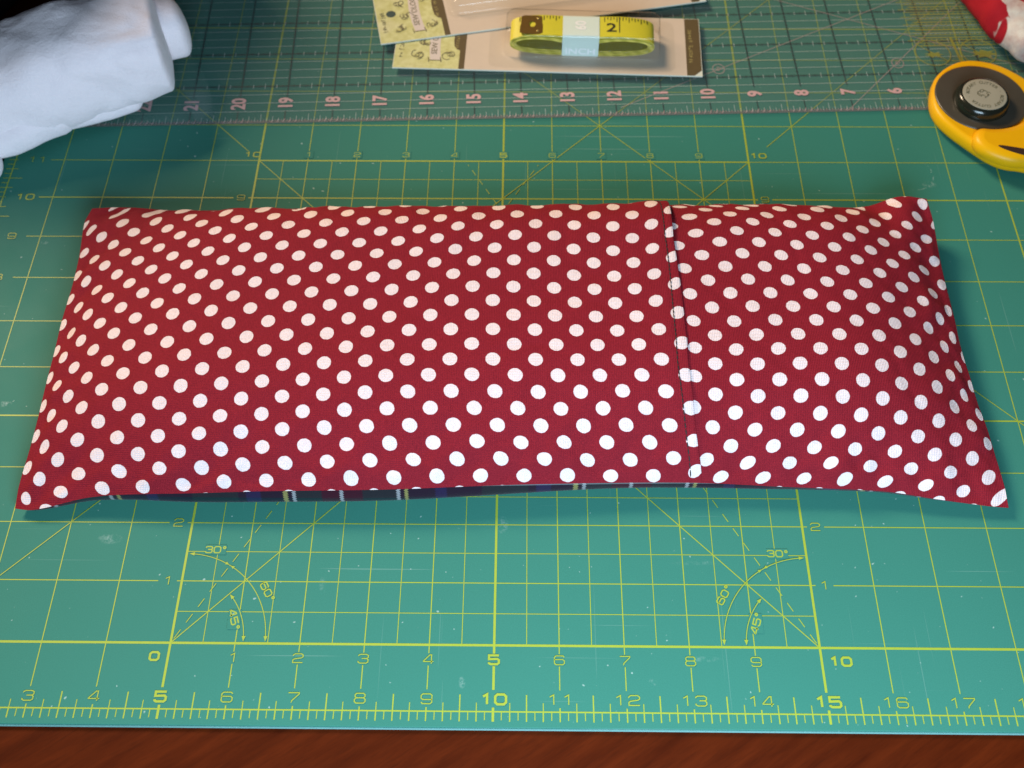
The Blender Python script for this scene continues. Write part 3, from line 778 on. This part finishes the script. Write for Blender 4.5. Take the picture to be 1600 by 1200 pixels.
# paper band
m=MB(); BA0,BA1=3.655,4.44
PAP=plain('paper_band',(.60,.69,.63),.7,.03)
zt=max(top_z(3.7),top_z(4.4),top_z(4.05))+.014; zl=TZ0-.004
prof=[(TB0-.02,zl),(TB0-.026,zl+.02),(TB0-.026,.40),(TB0-.02,zt-.03),(TB0+.01,zt-.004),(TB0+.05,zt),(TB1-.03,zt),(TB1+.012,zt-.012),(TB1+.016,zt-.05),(TB1+.016,zl),]
rows=[]
for a in (BA0,BA1): rows.append([(F1(a,b)[0],F1(a,b)[1],z) for b,z in prof])
m.grid(rows,True); m.build('paper_band',PAP,tm)
m=MB(); p=F1(4.05,.86); m.text('60',p[0],p[1],zt+.004,.22,A1+rad(90),.9,.03)
mm=MB(); mm.text('INCH',0,0,0,.15,0,1.25,.02)
for f in (0,): m.add([(F1(4.05+x,TB0-.030)[0],F1(4.05+x,TB0-.030)[1],.285+y) for x,y,_ in mm.v],mm.f)
m.build('band_lettering',plain('paper_band_ink',(.80,.80,.80),.6,.02),tm)

# ------------------------------------------------------------------ the rotary cutter
rc=thing('rotary_cutter','yellow rotary cutter with a round grey label on its black nut','rotary cutter',(20.4,11,.12))
CY=plain('cutter_yellow_plastic',(.70,.36,.002),.40,.06,90,.0,.25)
CENT=Vector((19.86,11.40)); HX=Vector((.80,-.60)).normalized(); HY=Vector((-HX.y,HX.x))   # handle runs off towards +HX
def smooth_loop(P,k=3):
    for _ in range(k):
        q=[]
        n=len(P)
        for i in range(n):
            a=Vector(P[i]); b=Vector(P[(i+1)%n]); q+= [tuple(a*.75+b*.25),tuple(a*.25+b*.75)]
        P=q
    return P
body=[(18.86,11.54),(18.84,11.05),(19.04,10.62),(19.45,10.12),(19.72,9.82),(20.02,9.64),(20.38,9.60),(21.3,9.25),(23.2,8.2),(24.0,8.1),(24.1,8.7),(23.4,9.5),(21.9,10.8),(21.2,11.6),(20.97,12.02),(20.52,12.44),(20.0,12.60),(19.56,12.52),(19.08,12.13)]
body=smooth_loop(body,2)
z0=.0
m=MB()
def inset(P,d):
    n=len(P); o=[]
    for i in range(n):
        a=Vector(P[i-1]); b=Vector(P[i]); c=Vector(P[(i+1)%n]); t=(c-a).normalized(); o.append((b.x-t.y*d,b.y+t.x*d))
    return o
def loft(m,P,lay,cap=True):
    rows=[[(x,y,z) for x,y in inset(P,d)] for d,z in lay]; m.grid(rows,True)
    n=len(P)
    if cap: m.add(rows[-1],[tuple(range(n))])
    m.add(rows[0],[tuple(range(n-1,-1,-1))])
loft(m,body,[(.06,.122),(.015,.16),(0,.22),(0,.33),(.02,.39),(.06,.425),(.10,.43)])
m.build('body',CY,rc,True)
def disc(m,c,prof,n=48):
    rows=[[(c[0]+r*math.cos(2*math.pi*i/n),c[1]+r*math.sin(2*math.pi*i/n),z) for i in range(n)] for r,z in prof]
    m.grid(rows,True); m.add(rows[-1],[tuple(range(n))])
m=MB(); disc(m,CENT,[(.93,.425),(.93,.452),(.90,.458),(.5,.46)],64)
m.build('blade_guard',plain('guard_smoky_plastic',(.055,.047,.034),.35,.2,60),rc,True)
# raised grip with the lever slot
grip=[(19.56,10.50),(19.40,10.22),(19.46,9.95),(19.68,9.74),(20.05,9.56),(20.45,9.55),(21.3,9.2),(23.1,8.2),(23.8,8.2),(23.9,8.6),(23.2,9.4),(21.9,10.6),(21.1,11.1),(20.72,10.78),(20.3,10.52),(19.9,10.44)]
grip=smooth_loop(grip,2)
m=MB(); loft(m,grip,[(.03,.30),(0,.36),(0,.45),(.03,.52),(.09,.56),(.18,.575)]); m.build('grip',CY,rc,True)
m=MB(); slot=smooth_loop([(19.78,9.96),(19.9,9.84),(20.2,9.70),(20.6,9.60),(21.2,9.42),(21.2,9.64),(20.6,9.78),(20.15,9.88)],2)
loft(m,slot,[(0,.50),(0,.583),(.01,.586)]); m.build('lever_slot',plain('slot_dark',(.03,.012,.006),.6),rc)
NC=(19.80,11.24)
m=MB(); disc(m,NC,[(.54,.455),(.56,.49),(.55,.55),(.53,.62),(.50,.675),(.46,.70),(.2,.701)],56)
m.build('nut',plain('nut_black_plastic',(.012,.013,.008),.18,.1),rc,True)
LC=(19.80,11.22)
m=MB(); disc(m,LC,[(.44,.70),(.44,.7035),(.43,.705),(.2,.7055)],48); 
lb=m.build('nut_label',plain('label_grey',(.30,.285,.22),.45,.05,120),rc,True)
m=MB()
ring='ROTARY CUTTER · ROTARY CUTTER · '
for i,ch in enumerate(ring):
    if ch==' ': continue
    an=math.pi*.95-2*math.pi*i/len(ring)
    m.text(ch,LC[0]+.335*math.cos(an),LC[1]+.335*math.sin(an),.709,.072,an-math.pi/2,1.0,.004)
for k in range(7):          # faint worn emblem in the middle
    an=k*.9; q=[(LC[0]-.02+.10*math.cos(an)+.04*math.cos(an*2+j*.8),LC[1]+.02+.08*math.sin(an)+.04*math.sin(j*.8)) for j in range(7)]
    m.strip(q,.012,.709+.0003*k)
m.build('label_lettering',plain('label_ink',(.10,.095,.05),.5),lb)

# ------------------------------------------------------------------ white fleece
def fleece():
    m,t,p=nt('white_fleece'); ob=N(t,'ShaderNodeTexCoord').outputs['Object']
    t.links.new(MIX(t,NOISE(t,500,3,.7,ob),(.86,.76,.80),(.94,.83,.87)),p.inputs['Base Color'])
    p.inputs['Roughness'].default_value=.95; p.inputs['Specular IOR Level'].default_value=.05
    p.inputs['Sheen Weight'].default_value=.35; p.inputs['Sheen Roughness'].default_value=.4
    h=MATH(t,'ADD',MATH(t,'MULTIPLY',NOISE(t,900,3,.7,ob),.35),NOISE(t,70,3,.55,ob)); BUMP(t,h,.55,.0022,p); return m
FL=fleece()
def sweep(path,seg=48,n=64,lump=.05,fr=1.1,seed=0.,cap=(0,1),flat=0.0):
    """soft roll along path = [(x,y,z,half_width,half_height,tilt)], rounded at its ends"""
    rows=[]; K=len(path)-1
    tab=lambda c:[(i/K,path[i][c]) for i in range(K+1)]
    T=[tab(c) for c in range(6)]
    us=[i/seg for i in range(seg+1)]
    for u in us:
        P=Vector((cr(T[0],u),cr(T[1],u),cr(T[2],u))); e=.01
        d=Vector((cr(T[0],min(1,u+e))-cr(T[0],max(0,u-e)),cr(T[1],min(1,u+e))-cr(T[1],max(0,u-e)),0)).normalized()
        sd=Vector((-d.y,d.x,0)); a,b,tl=cr(T[3],u),cr(T[4],u),cr(T[5],u)
        r=[]
        for i in range(n):
            th=2*math.pi*i/n; c,s_=math.cos(th),math.sin(th)
            c=math.copysign(abs(c)**.8,c); s_=math.copysign(abs(s_)**.72,s_)
            q=P+sd*(a*c)+Vector((0,0,b*s_+tl*a*c))
            k=noise.noise(Vector((q.x*fr+seed,q.y*fr,q.z*fr)))*lump+noise.noise(Vector((q.x*fr*2.3+seed,q.y*fr*2.3,q.z*fr*2.)))*lump*.35
            k-=lump*.25*max(0,1-abs(noise.noise(Vector((q.x*.9+seed*2,q.y*1.6+q.z*.8,q.z*.6))))*7)
            q=q+(sd*c+Vector((0,0,s_)))*k
            r.append((q.x,q.y,max(flat,q.z)))
        rows.append(r)
    # round the caps by shrinking duplicate end rings
    def capr(row,prev,rad_):
        c=sum((Vector(p) for p in row),Vector())/len(row); pc=sum((Vector(p) for p in prev),Vector())/len(prev); d=(c-pc).normalized(); o=[]
        for f in (.25,.5,.72,.88,.97,1.0):
            k=math.sqrt(max(0,1-f*f)); k=max(k,.03); o.append([tuple(c+(Vector(p)-c)*k+d*rad_*f) for p in row])
        return o
    if cap[1]: rows+=capr(rows[-1],rows[-2],cap[1])
    if cap[0]: rows=capr(rows[0],rows[1],cap[0])[::-1]+rows
    m=MB(); m.grid(rows,True); nn=len(rows[0]); m.add(rows[-1],[tuple(range(nn))]); m.add(rows[0],[tuple(range(nn-1,-1,-1))])
    return m
fl=thing('white_fleece','rolled white fleece fabric bundled at the corner of the mat, over the ruler','fabric',(0,11.5,0))
m=sweep([(-4.6,9.6,.85,1.1,.82,0),(-2.5,10.35,.95,1.1,.88,0),(-.2,11.1,1.0,1.08,.90,.05),(1.2,11.72,1.08,1.12,.95,.05),(2.3,12.12,1.13,1.08,.96,.05),(2.84,12.28,1.10,.97,.90,.05)],60,72,.13,.8,1.,(.3,.16),.13)
m.build('outer_roll',FL,fl,True)
m=sweep([(1.3,12.2,1.05,.62,.62,0),(2.4,12.62,1.02,.64,.62,0),(3.05,12.9,.95,.58,.60,0)],24,40,.03,1.,5.,(.1,.24),.13)
m.build('inner_roll',FL,fl,True)
m=sweep([(-3.,9.7,.40,.8,.38,0),(-1.2,10.15,.45,.75,.42,0),(-.1,10.5,.46,.66,.40,0),(.75,10.84,.42,.5,.34,0)],40,48,.07,1.3,9.,(.2,.42),.005)
m.build('under_fold',FL,fl,True)
m=sweep([(-3.,8.6,.28,.6,.26,0),(-1.5,9.15,.30,.58,.28,0),(-.42,9.62,.28,.46,.24,0)],24,40,.04,1.2,3.,(.2,.34),-.08)
m.build('loose_corner',FL,fl,True)
m=sweep([(.5,10.86,.40,.45,.27,0),(1.4,11.14,.42,.44,.29,0),(2.15,11.42,.40,.34,.26,0)],24,40,.03,1.2,13.,(.2,.3),.125)
m.build('lower_hem',FL,fl,True)

# ------------------------------------------------------------------ black box, just inside the frame's corner, added to shade the fleece and mat
bb=thing('shadow_caster_box','black box added on the table behind the white fleece to cast a shadow','box',(-4,15,-MT))
BK=plain('shadow_caster_black',(.010,.009,.011),.6,.15,200)
def box_part(nm,pts,z0,z1):
    m=MB(); extrude_poly(m,pts,z0,z1); bevel(m.build(nm,BK,bb),.05,2)
box_part('shadow_caster_body',[(-7.9,14.0),(-1.68,14.0),(.55,19.9),(-7.9,19.9)],-MT,6.7)
box_part('shadow_caster_top',[(-8,13.9),(-1.6,13.9),(.65,20),(-8,20)],6.3,7.3)

# ------------------------------------------------------------------ red floral fabric
def floral():
    m,t,p=nt('red_floral_cotton'); ob=N(t,'ShaderNodeTexCoord').outputs['Object']
    sp=N(t,'ShaderNodeSeparateXYZ'); t.links.new(ob,sp.inputs[0])
    wob=RANGE(t,NOISE(t,90,3,.6,ob),.3,.7,-.35,.35)
    tot=None
    for (u,v,z,rx,ry,ro) in ((1588,66,.62,.50,.36,-40),(1594,28,.95,.20,.42,28),(1553,10,.75,.10,.42,28),(1566,24,.75,.09,.28,50),(1602,92,.35,.42,.2,-10),(1640,50,1.1,.6,.3,20),(1526,0,.5,.14,.10,0)):
        x,y=px(u,v,z); q=W(x,y,0); c,s_=math.cos(rad(ro)),math.sin(rad(ro))
        ex=MATH(t,'SUBTRACT',sp.outputs[0],q.x); ey=MATH(t,'SUBTRACT',sp.outputs[1],q.y)
        a=MATH(t,'DIVIDE',MATH(t,'ADD',MATH(t,'MULTIPLY',ex,c),MATH(t,'MULTIPLY',ey,s_)),rx*IN)
        b=MATH(t,'DIVIDE',MATH(t,'SUBTRACT',MATH(t,'MULTIPLY',ey,c),MATH(t,'MULTIPLY',ex,s_)),ry*IN)
        d=MATH(t,'ADD',MATH(t,'ADD',MATH(t,'MULTIPLY',a,a),MATH(t,'MULTIPLY',b,b)),wob)
        g=RANGE(t,d,1.08,.92); tot=g if tot is None else MATH(t,'MAXIMUM',tot,g)
    heart=None
    x,y=px(1562,58,.55); q=W(x,y,0)
    d=MATH(t,'ADD',MATH(t,'POWER',MATH(t,'DIVIDE',MATH(t,'SUBTRACT',sp.outputs[0],q.x),.07*IN),2.),MATH(t,'POWER',MATH(t,'DIVIDE',MATH(t,'SUBTRACT',sp.outputs[1],q.y),.17*IN),2.))
    tot=MATH(t,'MULTIPLY',tot,RANGE(t,d,.8,1.2))
    red=MIX(t,NOISE(t,200,3,.6,ob),(.30,.006,.012),(.38,.012,.02)); wh=MIX(t,RANGE(t,NOISE(t,75,4,.65,ob),.38,.72),(.62,.55,.46),(.40,.22,.19))
    t.links.new(MIX(t,tot,red,wh),p.inputs['Base Color']); p.inputs['Roughness'].default_value=.85; p.inputs['Specular IOR Level'].default_value=.15
    BUMP(t,NOISE(t,60,4,.6,ob),.3,.0015,p); return m
m=sweep([(20.3,16.9,.9,.80,.72,0),(20.95,15.2,.85,1.1,.72,0),(21.4,13.95,.72,1.08,.58,0),(21.7,13.1,.55,.85,.42,0)],40,56,.10,1.1,21.,(.3,.45),.122)
o=m.build('floral_fabric',floral(),None,True)
tag(o,'rumpled red fabric with white flowers, lying on the ruler behind the rotary cutter','fabric')
